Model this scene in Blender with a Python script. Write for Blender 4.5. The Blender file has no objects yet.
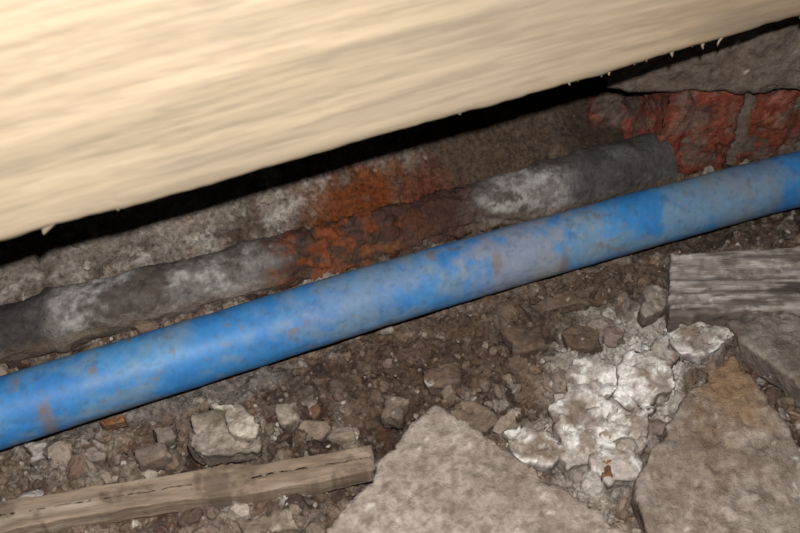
import bpy, bmesh, math, random
import numpy as np
from mathutils import Vector, Matrix
random.seed(7); rng=np.random.default_rng(11)
S=bpy.context.scene
S.view_settings.view_transform='Standard'
F=889.0; CZ=0.36; CY=-0.36; C45=math.sqrt(.5)
# ---------- survey helper : world position of a point on the level z ----------
def G(px,py,z=0.0):
    u=(px-400)/F; v=(py-266.5)/F
    dy=C45-v*C45; dz=-C45-v*C45
    t=(z-CZ)/dz
    return np.array([u*t, CY+dy*t, z])
def lin(c):
    c=np.array(c,float)/255.
    return np.where(c<=.04045,c/12.92,((c+.055)/1.055)**2.4)
# ---------- numpy noise ----------
def _h(i,j,s):
    n=(i.astype(np.int64)*374761393+j.astype(np.int64)*668265263+s*1274126177)&0xffffffff
    n=((n^(n>>13))*1274126177)&0xffffffff
    n=(n^(n>>16))&0xffffffff
    return n/4294967295.0
def vn(x,y,s=0):
    xi=np.floor(x);yi=np.floor(y);fx=x-xi;fy=y-yi
    fx=fx*fx*(3-2*fx);fy=fy*fy*(3-2*fy)
    a=_h(xi,yi,s);b=_h(xi+1,yi,s);c=_h(xi,yi+1,s);d=_h(xi+1,yi+1,s)
    return (a*(1-fx)+b*fx)*(1-fy)+(c*(1-fx)+d*fx)*fy
def fbm(x,y,f,o=4,s=0,g=.5):
    r=0;a=1;t=0
    for k in range(o):
        r=r+a*vn(x*f+k*17.3,y*f-k*9.1,s+k*31);t+=a;a*=g;f*=2.03
    return r/t
def worley(x,y,f,s=0):
    X=x*f;Y=y*f;xi=np.floor(X);yi=np.floor(Y)
    best=np.full(np.shape(X),9.);idv=np.zeros(np.shape(X))
    for a in(-1,0,1):
        for b in(-1,0,1):
            cx=xi+a;cy=yi+b
            d=np.hypot(X-cx-_h(cx,cy,s),Y-cy-_h(cx,cy,s+5))
            m=d<best;best=np.where(m,d,best);idv=np.where(m,_h(cx,cy,s+9),idv)
    return best,idv
def sst(a,b,x):
    t=np.clip((x-a)/(b-a),0,1);return t*t*(3-2*t)
def mixc(col,c,w):
    return col*(1-w[...,None])+lin(c)*w[...,None]
def blob(x,y,px,py,rx,ry,ang=0,soft=.45,z=0,nz=.9,nf=60,s=3):
    c=G(px,py,z); k=(G(px+1,py,z)-c)[0]; ky=abs((G(px,py+1,z)-c)[1])
    dx=(x-c[0])/k; dy=-(y-c[1])/ky
    a=math.radians(ang); qx=dx*math.cos(a)+dy*math.sin(a); qy=-dx*math.sin(a)+dy*math.cos(a)
    d=np.hypot(qx/rx,qy/ry)+(fbm(x,y,nf,5,s,.6)-.5)*nz*1.6
    return 1-sst(1-soft,1+soft,d)
# ---------- materials ----------
def mat_vc(name,rough=.9,n1=420,n2=1500,var=.5,bump=.5,bd=.0012,spec=.25,stretch=(1,1,1),dots=0.0):
    m=bpy.data.materials.new(name);m.use_nodes=True;nt=m.node_tree;N=nt.nodes;L=nt.links
    b=N['Principled BSDF'];b.inputs['Roughness'].default_value=rough
    b.inputs['Specular IOR Level'].default_value=spec
    at=N.new('ShaderNodeAttribute');at.attribute_name='Col'
    tc=N.new('ShaderNodeTexCoord');mp=N.new('ShaderNodeMapping');mp.inputs['Scale'].default_value=stretch
    L.new(tc.outputs['Object'],mp.inputs['Vector'])
    a=N.new('ShaderNodeTexNoise');a.inputs['Scale'].default_value=n1;a.inputs['Detail'].default_value=6;a.inputs['Roughness'].default_value=.65
    c=N.new('ShaderNodeTexNoise');c.inputs['Scale'].default_value=n2;c.inputs['Detail'].default_value=3
    L.new(mp.outputs[0],a.inputs['Vector']);L.new(mp.outputs[0],c.inputs['Vector'])
    mr=N.new('ShaderNodeMapRange');mr.inputs['From Min'].default_value=.3;mr.inputs['From Max'].default_value=.7
    mr.inputs['To Min'].default_value=1-var;mr.inputs['To Max'].default_value=1+var
    L.new(a.outputs['Fac'],mr.inputs['Value'])
    mx=N.new('ShaderNodeVectorMath');mx.operation='SCALE';L.new(at.outputs['Color'],mx.inputs[0]);L.new(mr.outputs[0],mx.inputs['Scale'])
    L.new(mx.outputs[0],b.inputs['Base Color'])
    ad=N.new('ShaderNodeMath');ad.operation='ADD';L.new(a.outputs['Fac'],ad.inputs[0]);
    sc=N.new('ShaderNodeMath');sc.operation='MULTIPLY';sc.inputs[1].default_value=.4;L.new(c.outputs['Fac'],sc.inputs[0]);L.new(sc.outputs[0],ad.inputs[1])
    bp=N.new('ShaderNodeBump');bp.inputs['Strength'].default_value=bump;bp.inputs['Distance'].default_value=bd
    L.new(ad.outputs[0],bp.inputs['Height']);L.new(bp.outputs[0],b.inputs['Normal'])
    return m
M_dirt=mat_vc('soil',.95,380,1700,.65,1,.003,.12)
M_stone=mat_vc('weathered_stone',.92,330,1500,.3,1,.0016,.2)
M_brick=mat_vc('old_brick',.95,300,1200,.45,1,.0018,.12)
M_blue=mat_vc('blue_polyethylene',.55,240,1200,.12,.15,.0005,.3)
M_lead=mat_vc('corroded_lead',.85,350,1400,.35,.9,.0014,.2)
M_rub=mat_vc('rubble_mix',.92,500,1800,.35,.9,.0013,.2)
M_wood=mat_vc('sawn_pine',.85,150,600,.14,.4,.0004,.12,(.05,1,1))
M_batten=mat_vc('dirty_batten',.9,260,900,.36,.7,.001,.2,(.12,1,1))
M_board=mat_vc('grey_board',.92,300,900,.3,.9,.0012,.15,(.15,1,1))
def setcol(me,col):
    ca=me.color_attributes.new('Col','FLOAT_COLOR','POINT')
    a=np.ones((len(me.vertices),4),np.float32);a[:,:3]=col
    ca.data.foreach_set('color',a.ravel())
def getv(me):
    v=np.empty(len(me.vertices)*3);me.vertices.foreach_get('co',v);return v.reshape(-1,3)
def getn(me):
    v=np.empty(len(me.vertices)*3);me.vertex_normals.foreach_get('vector',v);return v.reshape(-1,3)
def putv(me,v): me.vertices.foreach_set('co',v.ravel());me.update()
def mkobj(name,me,mat,smooth=True):
    ob=bpy.data.objects.new(name,me);S.collection.objects.link(ob);me.materials.append(mat)
    me.polygons.foreach_set('use_smooth',[smooth]*len(me.polygons));return ob
def gridmesh(name,P,nu,nv,closed_v=False):
    idx=np.arange(nu*nv).reshape(nu,nv)
    if closed_v:
        nx=np.roll(idx,-1,axis=1);q=np.stack([idx[:-1],idx[1:],nx[1:],nx[:-1]],-1).reshape(-1,4)
    else: q=np.stack([idx[:-1,:-1],idx[1:,:-1],idx[1:,1:],idx[:-1,1:]],-1).reshape(-1,4)
    me=bpy.data.meshes.new(name)
    me.vertices.add(nu*nv);me.vertices.foreach_set('co',P.reshape(-1))
    me.loops.add(q.size);me.loops.foreach_set('vertex_index',q.ravel().astype(np.int32))
    me.polygons.add(len(q));me.polygons.foreach_set('loop_start',np.arange(0,q.size,4,dtype=np.int32))
    me.update(calc_edges=True);me.validate();return me
# ---------- pipe lines ----------
def spline(P,n):
    P=np.array(P);P=np.vstack([2*P[0]-P[1],P,2*P[-1]-P[-2]]);out=[]
    m=len(P)-3
    for q in np.linspace(0,m-1e-6,n):
        i=int(q);t=q-i;a,b,c,d=P[i:i+4]
        out.append(.5*((2*b)+(c-a)*t+(2*a-5*b+4*c-d)*t*t+(3*b-a-3*c+d)*t**3))
    return np.array(out)
blue=[G(x,y,.0185) for x,y in[(0,413),(200,351),(400,289),(560,243),(680,210),(800,179)]]
blue=[blue[0]+(blue[0]-blue[1])*1.7]+blue+[blue[-1]+np.array([.07,.018,0]),blue[-1]+np.array([.2,.04,0])]
old=[G(x,y,z) for x,y,z in[(0,336,.008),(90,311,.009),(200,284,.007),(300,258,.005),(400,229,.003),(480,207,.006),(560,187,.010),(652,163,.011)]]
old=[old[0]+(old[0]-old[2])*1.2]+old+[old[-1]+(old[-1]-old[-2])*.04]
oldc=np.array(old)
def old_sd(x,y):
    yy=np.interp(x,oldc[:,0],oldc[:,1]);return (y-yy)*.91
bluec=np.array(blue)
def near(x,y,px,py,r):
    c=G(px,py);return np.exp(-(((x-c[0])**2+(y-c[1])**2)/r**2))
# ---------- ground ----------
def gz(x,y):
    s=old_sd(x,y)
    h=(fbm(x,y,18,3,1)-.5)*.014+(fbm(x,y,80,5,2,.62)-.5)*.016
    wx=x+(fbm(x,y,120,3,11)-.5)*.008;wy=y+(fbm(x,y,120,3,12)-.5)*.008
    d,i=worley(wx,wy,62,14);h=h+np.clip(.5-d,0,1)**.7*(i>.55)*.0085*i
    d,i=worley(wx,wy,150,4);h=h+np.clip(.55-d,0,1)*(i>.45)*.0065*i
    d,i=worley(x+.3,y,320,8);h=h+np.clip(.5-d,0,1)*(i>.3)*.0028*i
    h=h*(1-.5*sst(.01,.03,s))
    h=h+sst(.012,.10,s)*.062+sst(.012,.03,s)*.003
    t=s+(fbm(x,y,40,4,15)-.5)*.022
    h=h+sst(.024,.028,t)*.005+sst(.048,.051,t)*.005
    yb=np.interp(x,bluec[:,0],bluec[:,1])
    h=h-.006*np.exp(-((y-yb)/.02)**2)
    for p in[(345,490),(365,465),(388,435),(405,415),(330,515)]: h=h-.010*near(x,y,*p,.008)
    for p in[(650,300),(655,325),(770,372),(545,400),(240,470),(180,440)]: h=h-.006*near(x,y,*p,.008)
    return h-.002
nx,ny=940,690
xs=np.linspace(-.52,.52,nx);ys=np.linspace(-.34,.42,ny)
X,Y=np.meshgrid(xs,ys,indexing='ij');Z=gz(X,Y)
def soilcol(x,y):
    n=fbm(x,y,40,5,21,.6);n2=fbm(x,y,160,4,22,.65)
    col=np.ones(x.shape+(3,))*lin((96,79,65))
    col=mixc(col,(58,45,36),sst(.45,.6,n))
    col=mixc(col,(140,127,112),sst(.54,.74,n2)*.6)
    col=mixc(col,(108,96,85),sst(.5,.7,fbm(x,y,60,5,24,.6))*.5)
    wx=x+(fbm(x,y,120,3,11)-.5)*.008;wy=y+(fbm(x,y,120,3,12)-.5)*.008
    d,i=worley(wx,wy,62,14);col=mixc(col,(124,112,99),(1-sst(.3,.5,d))*(i>.8)*.7)
    d,i=worley(wx,wy,150,4);w=(1-sst(.4,.5,d))*(i>.45)
    col=mixc(col,(148,139,128),w*(i>.87)*.7);col=mixc(col,(92,62,48),w*((i>.62)&(i<.66))*.5)
    return col
col=soilcol(X,Y)
s=old_sd(X,Y);w=sst(.008,.02,s)
wallc=np.ones(X.shape+(3,))*lin((122,109,97))
wallc=mixc(wallc,(84,71,60),sst(.45,.6,fbm(X,Y,45,5,41,.6)));wallc=mixc(wallc,(160,151,139),sst(.56,.70,fbm(X,Y,110,5,42,.68))*.8)
wallc=mixc(wallc,(60,48,39),sst(.54,.63,fbm(X,Y,130,6,43,.68))*.75)
wallc=mixc(wallc,(72,58,47),sst(-.04,.05,X)*.65)
t=s+(fbm(X,Y,40,4,15)-.5)*.022
wallc=mixc(wallc,(176,168,156),np.exp(-((t-.028)/.0022)**2)*.65*(X<0)*sst(.4,.55,fbm(X,Y,60,3,44)))
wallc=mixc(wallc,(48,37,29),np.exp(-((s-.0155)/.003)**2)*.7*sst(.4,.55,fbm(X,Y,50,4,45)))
col=col*(1-w[...,None])+wallc*w[...,None]
B=[(480,350,130,45,-15,(68,53,42),.7),(400,375,70,35,0,(74,58,46),.6),(560,305,90,32,-15,(78,63,49),.6),
 (300,380,60,20,-10,(74,62,52),.6),(540,140,130,45,-18,(74,60,48),.7),
 (385,230,104,27,-12,(58,36,27),.95),(345,218,50,17,-12,(104,54,24),.9),(420,205,30,8,-12,(96,50,26),.7),(460,208,50,14,-12,(66,38,28),.85),
 (625,372,62,50,-30,(172,164,153),.85),(600,425,45,56,20,(160,152,141),.85),(690,335,42,16,0,(160,153,143),.8),
 (650,370,30,22,-30,(205,201,193),.9),(590,460,34,18,0,(160,151,138),.7),(530,435,30,20,0,(140,129,116),.6),
 (605,468,14,14,0,(112,66,40),.7),(435,155,24,12,-10,(92,50,40),.6),(315,290,40,10,-18,(150,142,130),.7),
 (100,265,130,22,-16,(124,114,103),.6),(200,235,60,14,-16,(142,130,115),.5),(60,430,70,14,-12,(112,104,96),.6),
 (180,395,90,14,-15,(106,99,93),.8),(60,470,80,14,0,(116,106,96),.5),(250,525,90,12,0,(112,99,87),.6),
 (470,170,60,20,0,(78,63,50),.6),(620,105,50,30,0,(54,43,35),.85),
 (560,378,40,18,0,(100,83,67),.5),(730,235,80,14,-4,(62,51,42),.75),(640,280,50,22,0,(78,64,53),.65)]
for k,(a,b,c,d,e,cc,st) in enumerate(B):
    col=mixc(col,cc,blob(X,Y,a,b,c,d,e,s=50+k,z=.03 if b<170 else 0,nz=1.2)*st)
me=gridmesh('ground',np.stack([X,Y,Z],-1),nx,ny);setcol(me,col.reshape(-1,3));ground=mkobj('ground',me,M_dirt)
# ---------- tubes ----------
def tube(name,pts,r,mat,nu,nv,disp,colf,hollow=.8):
    C=spline(pts,nu);T=np.gradient(C,axis=0);T/=np.linalg.norm(T,axis=1)[:,None]
    U=np.cross(T,[0,0,1]);U/=np.linalg.norm(U,axis=1)[:,None];W=np.cross(U,T)
    th=np.linspace(0,2*np.pi,nv,endpoint=False);L=np.concatenate([[0],np.cumsum(np.linalg.norm(np.diff(C,axis=0),axis=1))])
    LL,TH=np.meshgrid(L,th,indexing='ij')
    R=r(C[:,0])[:,None]+disp(LL,TH,C[:,0][:,None])
    P=C[:,None,:]+R[...,None]*(np.cos(TH)[...,None]*U[:,None,:]+np.sin(TH)[...,None]*W[:,None,:])
    def ring(Pr,c,f): return c+(Pr-c)*f
    P=np.concatenate([ring(P[3],C[0],hollow)[None],ring(P[0],C[0],hollow)[None],P,ring(P[-1],C[-1],hollow)[None],ring(P[-4],C[-1],hollow)[None]])
    me=gridmesh(name,P,nu+4,nv,True)
    cc=colf(P[...,0],P[...,1],P[...,2],np.vstack([TH[:1],TH[:1],TH,TH[-1:],TH[-1:]]))
    setcol(me,cc.reshape(-1,3));return mkobj(name,me,mat)
def bluecol(x,y,z,th):
    c=np.ones(x.shape+(3,))*lin((42,100,148))
    q=y+z*1.5
    c=mixc(c,(66,114,150),sst(.45,.65,fbm(x,q,22,5,61,.55))*.7)
    c=mixc(c,(36,90,142),sst(.5,.66,fbm(x,q,50,5,60,.6))*.5)
    n=fbm(x,q,38,6,62,.62);right=sst(-.03,.07,x)
    c=mixc(c,(94,112,122),sst(.47-.03*right,.70-.03*right,n)*.7)
    c=mixc(c,(124,115,102),blob(x,y,515,260,62,30,-20,z=.03,s=63,nz=1.9,nf=130,soft=.8)*.6)
    c=mixc(c,(100,98,95),blob(x,y,735,182,54,20,-15,z=.03,s=64,nz=1.8,nf=120,soft=.7)*.55)
    c=mixc(c,(104,110,112),blob(x,y,370,282,66,26,-20,z=.03,s=65,nz=1.8,nf=120,soft=.8)*.55)
    c=mixc(c,(96,84,72),sst(.66,.77,fbm(x,q,130,5,66,.68))*.7)
    c=mixc(c,(52,72,92),sst(.60,.72,fbm(x,q,260,4,67,.65))*.4)
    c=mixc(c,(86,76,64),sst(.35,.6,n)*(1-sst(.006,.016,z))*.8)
    for a,b,rr in[(568,252,5),(43,408,7),(270,352,5),(784,200,7),(712,170,4),(498,262,6),(150,392,4),(330,330,4),(620,240,4),(95,375,4)]:
        c=mixc(c,(98,82,70),blob(x,y,a,b,rr,rr,z=.03,nz=.9,nf=300)*.65)
    return c
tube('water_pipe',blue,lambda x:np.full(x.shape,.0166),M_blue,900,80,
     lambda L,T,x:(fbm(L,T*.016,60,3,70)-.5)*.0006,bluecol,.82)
def leadcol(x,y,z,th):
    q=y+z*1.4
    c=np.ones(x.shape+(3,))*lin((98,92,87))
    c=mixc(c,(146,141,136),sst(.47,.66,fbm(x,q,60,6,81,.7))*.8)
    c=mixc(c,(66,57,50),sst(.47,.61,fbm(x,q,45,6,82,.7))*.85)
    xx=x+.02*(fbm(x,q,60,4,83)-.5)
    c=mixc(c,(40,35,32),(1-sst(-.184,-.176,x+.006*(fbm(x,q,120,4,89)-.5)))*.85)
    c=mixc(c,(56,52,50),sst(.085,.11,xx)*(.85))
    c=mixc(c,(140,134,128),sst(.045,.055,xx)*(1-sst(.075,.095,xx))*sst(.48,.62,fbm(x,q,150,5,84,.68))*.75)
    ru=sst(-.078,-.055,x+.03*(fbm(x,q,80,4,85)-.5))*(1-sst(.035,.06,x+.03*(fbm(x,q,80,4,86)-.5)))
    c=mixc(c,(58,36,27),ru*.95);c=mixc(c,(110,56,25),ru*sst(.47,.62,fbm(x,q,110,5,87,.65))*(1-sst(-.03,.03,x))*.85)
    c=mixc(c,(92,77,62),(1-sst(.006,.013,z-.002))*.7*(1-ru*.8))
    return c
def leaddisp(L,T,x):
    d=(fbm(L,T*.02,70,5,90,.62)-.5)*.0055
    d=d+.0022*np.exp(-((x+.181)/.0035)**2)
    ru=sst(-.07,-.05,x)*(1-sst(.035,.06,x))
    return d+ru*((fbm(L,T*.02,140,5,91,.65)-.5)*.012-.001)
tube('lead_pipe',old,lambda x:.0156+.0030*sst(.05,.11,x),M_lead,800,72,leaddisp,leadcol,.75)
# ---------- slabs / chunks ----------
def solid(name,verts_top,thick,mat,colf,vox=.0016,disp=.0012,jit=.0015,shrink=.96,seed=0,df=120,skew=(0,0),link=True):
    r=np.random.default_rng(seed);P=np.array(verts_top);n=len(P);pts=[]
    for i in range(n):
        a,b=P[i],P[(i+1)%n];L=np.linalg.norm(b-a);m=max(2,int(L/.006))
        for k in range(m):
            p=a+(b-a)*k/m
            if k: p=p+np.append(r.normal(0,jit,2),r.normal(0,jit*.2))
            pts.append(p)
    pts=np.array(pts);c=pts.mean(0);bm=bmesh.new()
    top=[bm.verts.new(p) for p in pts]
    lo=[bm.verts.new((c[0]+(p[0]-c[0])*shrink+skew[0],c[1]+(p[1]-c[1])*shrink+skew[1],p[2]-thick)) for p in pts]
    f=bm.faces.new(top);g=bm.faces.new(lo[::-1])
    for i in range(len(top)):
        j=(i+1)%len(top);bm.faces.new((top[i],lo[i],lo[j],top[j]))
    bmesh.ops.triangulate(bm,faces=[f,g]);bmesh.ops.recalc_face_normals(bm,faces=bm.faces)
    me=bpy.data.meshes.new(name+'_raw');bm.to_mesh(me);bm.free()
    o=bpy.data.objects.new('tmp',me);S.collection.objects.link(o)
    md=o.modifiers.new('r','REMESH');md.mode='VOXEL';md.voxel_size=vox
    sm=o.modifiers.new('s','SMOOTH');sm.iterations=1
    dg=bpy.context.evaluated_depsgraph_get();me2=bpy.data.meshes.new_from_object(o.evaluated_get(dg))
    bpy.data.objects.remove(o)
    v=getv(me2);nr=getn(me2);x,y,z=v.T
    d=(fbm(x+z*.7,y-z*.9,df,5,seed+100,.65)-.5)*2*disp+(fbm(x+z,y+z,30,2,seed+130)-.5)*disp*1.5
    pit=fbm(x+z,y-z,260,3,seed+150,.6);d=d-sst(.62,.72,pit)*disp*.8
    v=v+nr*d[:,None];putv(me2,v)
    setcol(me2,colf(v[:,0],v[:,1],v[:,2],nr));me2.name=name
    return mkobj(name,me2,mat) if link else me2
def stonecol(base,dark,light,s,extra=None,dirt=.5):
    def f(x,y,z,n):
        q=y+z
        c=np.ones(x.shape+(3,))*lin(base)
        c=mixc(c,dark,sst(.5,.68,fbm(x,q,45,5,s,.65))*.75)
        c=mixc(c,light,sst(.52,.70,fbm(x,q,120,5,s+3,.68))*.6)
        c=mixc(c,(84,70,58),sst(.5,.62,fbm(x,q,70,5,s+6,.65))*dirt)
        c=mixc(c,(92,79,66),sst(.56,.64,fbm(x,q,260,4,s+9,.65))*.6)
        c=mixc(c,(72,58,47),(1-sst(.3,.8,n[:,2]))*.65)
        c=mixc(c,(190,184,174),sst(.78,.82,fbm(x,q,230,3,s+8,.6))*.5)
        if extra: c=extra(c,x,y)
        return c
    return f
def poly(l,z): return [G(a,b,(z[i] if isinstance(z,(list,tuple)) else z)) for i,(a,b) in enumerate(l)]
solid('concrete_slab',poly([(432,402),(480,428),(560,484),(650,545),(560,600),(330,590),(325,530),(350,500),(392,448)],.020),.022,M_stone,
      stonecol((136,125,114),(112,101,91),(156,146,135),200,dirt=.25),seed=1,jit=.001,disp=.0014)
def exB(c,x,y):
    c=mixc(c,(108,80,50),blob(x,y,715,390,32,46,20,z=.012,s=210,nz=1.5,soft=.8)*.75)
    c=mixc(c,(100,84,68),blob(x,y,690,480,30,40,20,z=.012,s=211,nz=1.5)*.35)
    return c
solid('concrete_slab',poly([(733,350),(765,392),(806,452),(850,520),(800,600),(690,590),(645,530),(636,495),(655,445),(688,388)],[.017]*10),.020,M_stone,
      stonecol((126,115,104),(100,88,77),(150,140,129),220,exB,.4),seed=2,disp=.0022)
def grain(c,x,y):
    yy=y-.05*x
    c=mixc(c,(80,71,63),sst(.48,.62,fbm(x*.08,yy,330,4,245,.6))*.85)
    c=mixc(c,(170,162,152),sst(.55,.70,fbm(x*.10,yy,520,3,247,.6))*.5)
    return mixc(c,(50,42,36),sst(.66,.70,fbm(x*.05,yy,260,3,249,.6))*.8)
solid('weathered_board',poly([(670,252),(735,249),(870,243),(875,304),(760,310),(668,315)],.016),.018,M_board,
      stonecol((126,118,110),(106,97,89),(150,142,133),240,grain,.15),seed=3,disp=.0007,jit=.0006)
solid('stone_slab',poly([(724,320),(790,311),(880,308),(900,440),(815,398),(770,362),(742,342)],.012),.015,M_stone,
      stonecol((112,103,94),(84,75,66),(136,127,117),260,dirt=.5),seed=4,disp=.0018)
def limec(x,y,z,n):
    c=np.ones(x.shape+(3,))*lin((150,141,131));q=y+z
    c=mixc(c,(202,197,190),sst(.42,.60,fbm(x,q,70,6,301,.7))*.85)
    c=mixc(c,(100,84,69),sst(.49,.62,fbm(x,q,60,6,302,.68))*.8)
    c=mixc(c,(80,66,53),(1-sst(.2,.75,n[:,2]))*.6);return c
def joined(name,parts,mat):
    bm=bmesh.new()
    for m in parts: bm.from_mesh(m)
    me=bpy.data.meshes.new(name);bm.to_mesh(me);bm.free();return mkobj(name,me,mat)
parts=[]
for k,(pl,z) in enumerate([([(565,372),(598,350),(626,366),(612,405),(604,460),(570,474),(556,425)],.006),
    ([(616,362),(668,335),(680,352),(672,392),(640,410),(610,396)],.010),([(664,324),(726,326),(722,348),(680,354)],.008),
    ([(604,405),(656,398),(646,440),(638,476),(610,486),(592,450)],.005),([(498,430),(552,420),(560,455),(518,465)],.005)]):
    parts.append(solid('lime',poly(pl,z),.011,M_rub,limec,seed=20+k,disp=.0034,jit=.003,vox=.0013,link=False,df=110))
joined('lime_mortar_rubble',parts,M_rub)
parts=[]
fr=[([(188,412),(214,408),(262,436),(258,452),(205,456),(186,440)],.011,(130,119,106)),([(206,404),(240,402),(262,420),(256,438),(232,430)],.014,(158,148,133)),
    ([(276,402),(296,400),(300,420),(280,424)],.008,(132,122,109)),([(20,446),(46,442),(52,456),(30,462)],.007,(150,143,133)),
    ([(300,420),(330,422),(322,438),(298,438)],.006,(110,96,83)),([(420,368),(455,360),(462,380),(430,388)],.004,(88,72,59)),
    ([(500,330),(540,322),(548,345),(512,352)],.005,(86,70,57)),([(515,302),(560,292),(600,286),(590,304),(530,314)],.004,(86,71,58)),
    ([(640,290),(662,285),(664,310),(645,318)],.008,(124,114,103)),([(560,330),(600,322),(606,346),(570,352)],.004,(86,71,58)),
    ([(440,408),(480,400),(500,420),(470,430)],.005,(104,89,75)),([(120,448),(160,441),(172,456),(140,464)],.006,(116,104,93)),
    ([(385,395),(410,398),(402,420),(380,416)],.006,(104,91,79)),([(150,425),(176,420),(182,438),(158,444)],.006,(108,97,86)),
    ([(70,450),(95,446),(104,460),(80,466)],.005,(120,110,99))]
for k,(pl,z,b) in enumerate(fr):
    b2=tuple(int(t*.75) for t in b);b3=tuple(min(235,int(t*1.2)) for t in b)
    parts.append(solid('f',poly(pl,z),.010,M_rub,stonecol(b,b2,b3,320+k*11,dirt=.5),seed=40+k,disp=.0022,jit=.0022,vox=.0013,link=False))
joined('concrete_fragments',parts,M_stone)
# a second scatter in front of the batten
parts=[]
for k,(pl,z,b) in enumerate([([(235,516),(290,508),(300,530),(255,540)],.006,(124,112,98)),([(120,540),(155,532),(170,552),(120,560)],.005,(112,100,86))]):
    parts.append(solid('f',poly(pl,z),.009,M_rub,stonecol(b,tuple(int(t*.75) for t in b),tuple(int(t*1.2) for t in b),900+k*11,dirt=.5),seed=90+k,disp=.0022,jit=.002,vox=.0013,link=False))
joined('concrete_fragments',parts,M_stone)
parts=[]
for k,(pl,z) in enumerate([([(98,420),(122,412),(128,420),(104,426)],.003),([(306,408),(318,400),(322,410),(312,418)],.007),([(597,461),(612,459),(614,476),(601,478)],.007)]):
    parts.append(solid('s',poly(pl,z),.006,M_brick,stonecol((112,72,50),(86,58,44),(136,98,72),460+k*7,dirt=.5),seed=70+k,disp=.0008,jit=.0006,vox=.0009,link=False))
joined('brick_shards',parts,M_brick)
# ---------- timber batten ----------
def localbox(name,p0,p1,hw,z0,z1,mat,colf,jitter,nseg=400,mid=0,m=24):
    p0=np.array(p0[:2]);p1=np.array(p1[:2]);c=(p0+p1)/2;L=np.linalg.norm(p1-p0);ang=math.atan2(*(p1-p0)[::-1])
    sec=[];w=hw;h=(z1-z0)/2;rr=min(w,h)*.12
    corners=[(w-rr,h-rr,0),(-w+rr,h-rr,90),(-w+rr,-h+rr,180),(w-rr,-h+rr,270)]
    for i,(a,b,t0) in enumerate(corners):
        for k in range(5):
            t=math.radians(t0+k*22.5);sec.append((a+rr*math.cos(t),b+rr*math.sin(t)))
        a2,b2,t1=corners[(i+1)%4];t=math.radians(t1);e=(a2+rr*math.cos(t),b2+rr*math.sin(t));s0=sec[-1]
        mm=m if i!=1 else m*5
        for k in range(1,mm): sec.append((s0[0]+(e[0]-s0[0])*k/mm,s0[1]+(e[1]-s0[1])*k/mm))
    sec=np.array(sec);xs=np.linspace(-L/2,L/2,nseg)
    P=np.zeros((nseg,len(sec),3));P[...,0]=xs[:,None];P[...,1]=sec[None,:,0];P[...,2]=sec[None,:,1]
    P=jitter(P,L,w,h)
    cap0=P[0]*np.array([1,0,0]);cap1=P[-1]*np.array([1,0,0])
    P=np.concatenate([cap0[None],P,cap1[None]])
    me=gridmesh(name,P,nseg+2,len(sec),True);v=getv(me)
    setcol(me,colf(v[:,0],v[:,1],v[:,2]))
    ob=mkobj(name,me,mat);ob.location=(c[0],c[1],(z0+z1)/2);ob.rotation_euler=(0,0,ang);return ob
def batj(P,L,w,h):
    x=P[...,0];y=P[...,1]
    P[...,1]+= (fbm(x,y*0+np.sign(y)*3,25,5,401,.6)-.5)*.006 + .16*w*(x/L)*-np.sign(y)
    P[...,2]+= (fbm(x*.3,y,260,4,402)-.5)*.0012+(fbm(x,y,12,2,403)-.5)*.003
    P[...,0]+= (fbm(y*1,P[...,2],150,3,404)-.5)*.008*(np.abs(x)>L*.49)
    return P
def batc(x,y,z):
    c=np.ones(x.shape+(3,))*lin((116,101,85))
    c=mixc(c,(92,78,64),sst(.45,.65,fbm(x*.12,y+z,260,4,411,.6))*.6)
    c=mixc(c,(136,123,107),sst(.5,.7,fbm(x*.2,y-z,150,4,412))*.6)
    c=mixc(c,(78,65,53),sst(.44,.6,fbm(x,y,60,6,413,.68))*.75);return c
b0=G(-90,531,.010);b1=G(371,459,.010)
localbox('wooden_batten',b0,b1,.0076,.002,.012,M_batten,batc,batj)
# ---------- joist ----------
JZ=.15
j0=G(0,245,JZ);j1=G(800,20,JZ);d=(j1-j0)/np.linalg.norm(j1-j0);nrm=np.array([-d[1],d[0],0])
a=j0-d*.42+nrm*.0225;b=j1+d*.35+nrm*.0225
def joj(P,L,w,h):
    x=P[...,0];y=P[...,1];z=P[...,2]
    low=sst(-h+.02,-h,z)
    P[...,2]+=low*((fbm(x,y*0,22,3,501,.5)-.5)*.004+(vn(x*250,y*60,502)-.5)*.0007)
    P[...,1]+=(fbm(x*.15,z,260,4,503)-.5)*.0004
    return P
def joc(x,y,z):
    c=np.ones(x.shape+(3,))*np.array([.305,.240,.162])
    warp=z+.05*(fbm(x,z,3.5,2,511)-.5)
    rings=fbm(x*.01,warp,330,3,515,.6)
    c=c*(1-.15*sst(.44,.66,rings))[:,None]
    g=fbm(x*.045,warp,620,3,512,.6)
    c=c*(1-.17*sst(.44,.68,g))[:,None]
    w=sst(.40,.7,fbm(x*.25,z,16,3,513))[:,None]*.6
    c=c*(1-w)+c*np.array([.84,.72,.60])*w
    st=sst(.56,.72,fbm(x*.4,z,28,5,517,.6))[:,None]*.35
    c=c*(1-st)+np.array([.16,.135,.11])*st
    c=c*(1-.35*sst(-.072,-.080,z))[:,None]  # shade along the bottom edge, painted into the wood colour
    return c
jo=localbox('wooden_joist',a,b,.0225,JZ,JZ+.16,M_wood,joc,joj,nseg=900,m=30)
bm=bmesh.new();bm.from_mesh(jo.data);lay=bm.verts.layers.float_color.get('Col')
Lh=np.linalg.norm(b-a)/2
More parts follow.
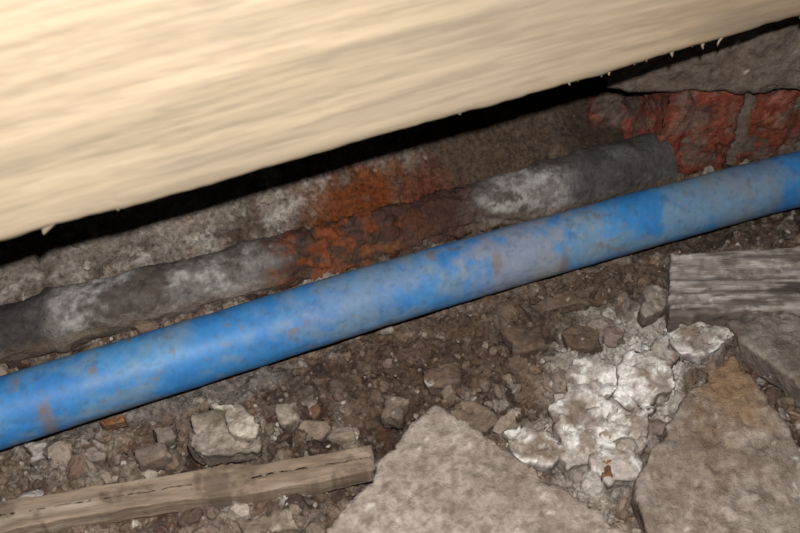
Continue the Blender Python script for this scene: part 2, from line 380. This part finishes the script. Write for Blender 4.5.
def fibre(s,l,wd,lean):
    x=s-Lh;y0=-.0222+random.uniform(0,.004);z0=-.0785
    pts=[]
    for i,(t,k) in enumerate([(-.25,1),(.3,.8),(.7,.45),(1,.05)]):
        for q in range(4):
            an=q*math.pi/2;v=bm.verts.new((x+lean*t*l+math.cos(an)*wd*k,y0+math.sin(an)*wd*.6*k-.001*t*t,z0-l*t));v[lay]=(.16,.125,.085,1);pts.append(v)
    for i in range(3):
        for q in range(4): bm.faces.new((pts[i*4+q],pts[i*4+(q+1)%4],pts[i*4+4+(q+1)%4],pts[i*4+4+q]))
for i in range(11):
    s=random.uniform(.42+.22,.42+.36);fibre(s,random.uniform(.0015,.0045),random.uniform(.0006,.0014),random.uniform(-.8,.3))
for i in range(8):
    fibre(random.uniform(.40,.76),random.uniform(.0008,.0015),random.uniform(.0008,.0018),random.uniform(-1,.5))
fibre(.42+.018,.003,.003,-1.2)
bm.to_mesh(jo.data);bm.free()
# ---------- masonry at right ----------
def brickc(s,dirt=.4):
    def f(x,y,z,n):
        q=y+z*1.3
        c=np.ones(x.shape+(3,))*lin((108,54,41))
        c=mixc(c,(72,41,34),sst(.46,.6,fbm(x,z*1.1+y,60,6,s,.65))*.8)
        c=mixc(c,(136,90,74),sst(.54,.7,fbm(x,z+y,140,5,s+2,.65))*.6)
        c=mixc(c,(92,79,68),sst(.47,.58,fbm(x,z*1.2+y,60,6,s+4,.7))*dirt);return c
    return f
def block(name,p,q,depth,z0,z1,mat,cf,seed,disp=.0015,jit=.001,link=False,vox=.002):
    p=np.array(p,float);q=np.array(q,float);t=(q-p)/np.linalg.norm(q-p);n=np.array([-t[1],t[0]])*depth
    v=[(*p,z1),(*q,z1),(*(q+n),z1),(*(p+n),z1)]
    return solid(name,[np.array(k,float) for k in v],z1-z0,mat,cf,seed=seed,disp=disp,jit=jit,shrink=1,link=link,vox=vox)
f0=np.array([.158,.078]);ft=np.array([.985,.17]);ft/=np.linalg.norm(ft);fn=np.array([-ft[1],ft[0]])
fp=lambda s,dd=0:f0+ft*s+fn*dd
parts=[];sd=600
for (s0,s1,z0,z1,dd) in [(0,.050,.0,.061,0),(.058,.15,.002,.060,.001),(.157,.204,0,.06,0),(0,.204,-.07,-.006,0)]:
    parts.append(block('b',fp(s0,dd),fp(s1,dd),.09,z0,z1,M_brick,brickc(sd,.7),sd,.0030,.0012));sd+=20
pier=joined('brick_pier',parts,M_brick)
mort=stonecol((116,104,92),(88,76,66),(144,134,122),700,dirt=.4)
mo=block('m',fp(.004,.003),fp(.198,.003),.08,-.06,.0598,M_stone,mort,701,.002)
o=mkobj('mortar_joints',mo,M_stone);o.parent=pier
lint=block('l',(.119,.0765),(.36,.0775),.12,.0665,.130,M_stone,stonecol((122,111,100),(86,75,65),(158,148,136),720,dirt=.55),721,.0028,.0006)
mkobj('stone_lintel',lint,M_stone)
w0=np.array([-.5,-.085]);w1=np.array([.145,.155]);wt=(w1-w0)/np.linalg.norm(w1-w0);wn=np.array([-wt[1],wt[0]])
parts=[];LW=np.linalg.norm(w1-w0)
for r_ in range(2):
    s0=-.05*(r_%2)
    while s0<LW:
        a_=w0+wt*max(0,s0);b_=w0+wt*min(LW,s0+.105)
        if np.linalg.norm(b_-a_)>.03: parts.append(block('b',a_,b_,.05,.0+r_*.062,.055+r_*.062,M_brick,brickc(sd,.7),sd,.002,.001,vox=.003));sd+=20
        s0+=.113
wb=joined('wall_back',parts,M_brick)
mo=block('m',w0+wn*.005,w1+wn*.005,.045,-.01,.122,M_stone,mort,760,.002,vox=.003)
o=mkobj('mortar_joints_wall',mo,M_stone);o.parent=wb
parts=[]
def face_at(px,py,Yp):
    u=(px-400)/F;v=(py-266.5)/F;t=(Yp-CY)/(C45-v*C45);return np.array([u*t,Yp,CZ+t*(-C45-v*C45)])
def dimb(s):
    g=brickc(s,1.0)
    def f(x,y,z,n):
        c=g(x,y,z,n);return mixc(c,(60,48,40),sst(.36,.54,fbm(x,y+z,70,4,s+9,.6))*.8)
    return f
for k,(x0,x1,yt,yb_) in enumerate([(590,622,106,136),(628,650,104,128)]):
    p=face_at(x0,yb_,.108);q=face_at(x1,yb_,.108);tp=face_at(x0,yt,.108)
    parts.append(block('e',p[:2],q[:2]+np.array([0,.006]),.04,p[2]-.012,tp[2],M_brick,dimb(800+k*20),800+k,.003,.002))
eb=joined('broken_bricks',parts,M_brick)
# ---------- gravel ----------
bm=bmesh.new();bmesh.ops.create_icosphere(bm,subdivisions=2,radius=1)
iv=np.array([v.co[:] for v in bm.verts]);ifc=np.array([[v.index for v in f.verts] for f in bm.faces]);bm.free()
N=6500;V=[];FC=[];CC=[]
pal=[lin(c) for c in[(110,94,79),(86,70,56),(128,115,100),(74,60,50),(150,141,129),(98,84,71),(94,62,47),(190,183,172),(64,53,45)]]
pw=np.array([.22,.2,.12,.18,.06,.14,.02,.016,.07]);pw/=pw.sum()
n_=0
while n_<N:
    if rng.random()<.85: px,py=rng.uniform(-30,830),rng.uniform(225,560)
    else: px,py=rng.uniform(-30,830),rng.uniform(60,300)
    g=G(px,py,0);x,y=g[0],g[1];sdv=float(old_sd(np.array(x),np.array(y)))
    if abs(sdv)<.013: continue
    if sdv>.012 and rng.random()<.6: continue
    if abs(y-np.interp(x,bluec[:,0],bluec[:,1]))<.012: continue
    r=min(.0006+rng.exponential(.0008),.0042)
    q_=rng.random()
    if q_<.02:r=rng.uniform(.004,.0075)
    if abs(y-np.interp(x,bluec[:,0],bluec[:,1]))<.022: r=min(r,.002)
    zz=float(gz(np.array([x]),np.array([y]))[0])
    A=rng.normal(size=(3,3));Q,_=np.linalg.qr(A)
    v=iv*(1+(rng.random((len(iv),1))-.5)*.5)*np.array([1,rng.uniform(.6,1),rng.uniform(.45,.8)])*r
    v=v@Q.T+np.array([x,y,zz+r*.15]);V.append(v);FC.append(ifc+len(iv)*n_)
    gi=min(nx-1,max(0,int((x+.52)/1.04*(nx-1))));gj=min(ny-1,max(0,int((y+.34)/.76*(ny-1))))
    lc=col[gi,gj]*1.1;m_=.5
    CC.append(np.tile((pal[rng.choice(len(pal),p=pw)]*m_+lc*(1-m_))*rng.uniform(.75,1.15),(len(iv),1)));n_+=1
V=np.concatenate(V);FC=np.concatenate(FC);CC=np.concatenate(CC)
me=bpy.data.meshes.new('gravel');me.from_pydata(V.tolist(),[],FC.tolist());setcol(me,CC);o=mkobj('gravel',me,M_rub,False);o.parent=ground
# ---------- light, world, camera ----------
w=bpy.data.worlds.new('World');S.world=w;w.use_nodes=True
w.node_tree.nodes['Background'].inputs[0].default_value=(.9,.87,.85,1);w.node_tree.nodes['Background'].inputs[1].default_value=.012
ld=bpy.data.lights.new('camera_flash','POINT');ld.energy=14.5;ld.shadow_soft_size=.004;ld.color=(1,.985,.985)
lo=bpy.data.objects.new('camera_flash',ld);S.collection.objects.link(lo)
lo.location=(0.006,CY+.028*C45,CZ+.028*C45)
cd=bpy.data.cameras.new('camera');cd.sensor_width=36;cd.lens=F*36/800;cd.clip_start=.01
cd.dof.use_dof=True;cd.dof.focus_distance=.46;cd.dof.aperture_fstop=13
co=bpy.data.objects.new('camera',cd);S.collection.objects.link(co);co.location=(0,CY,CZ);co.rotation_euler=(math.radians(45),0,0)
S.camera=co
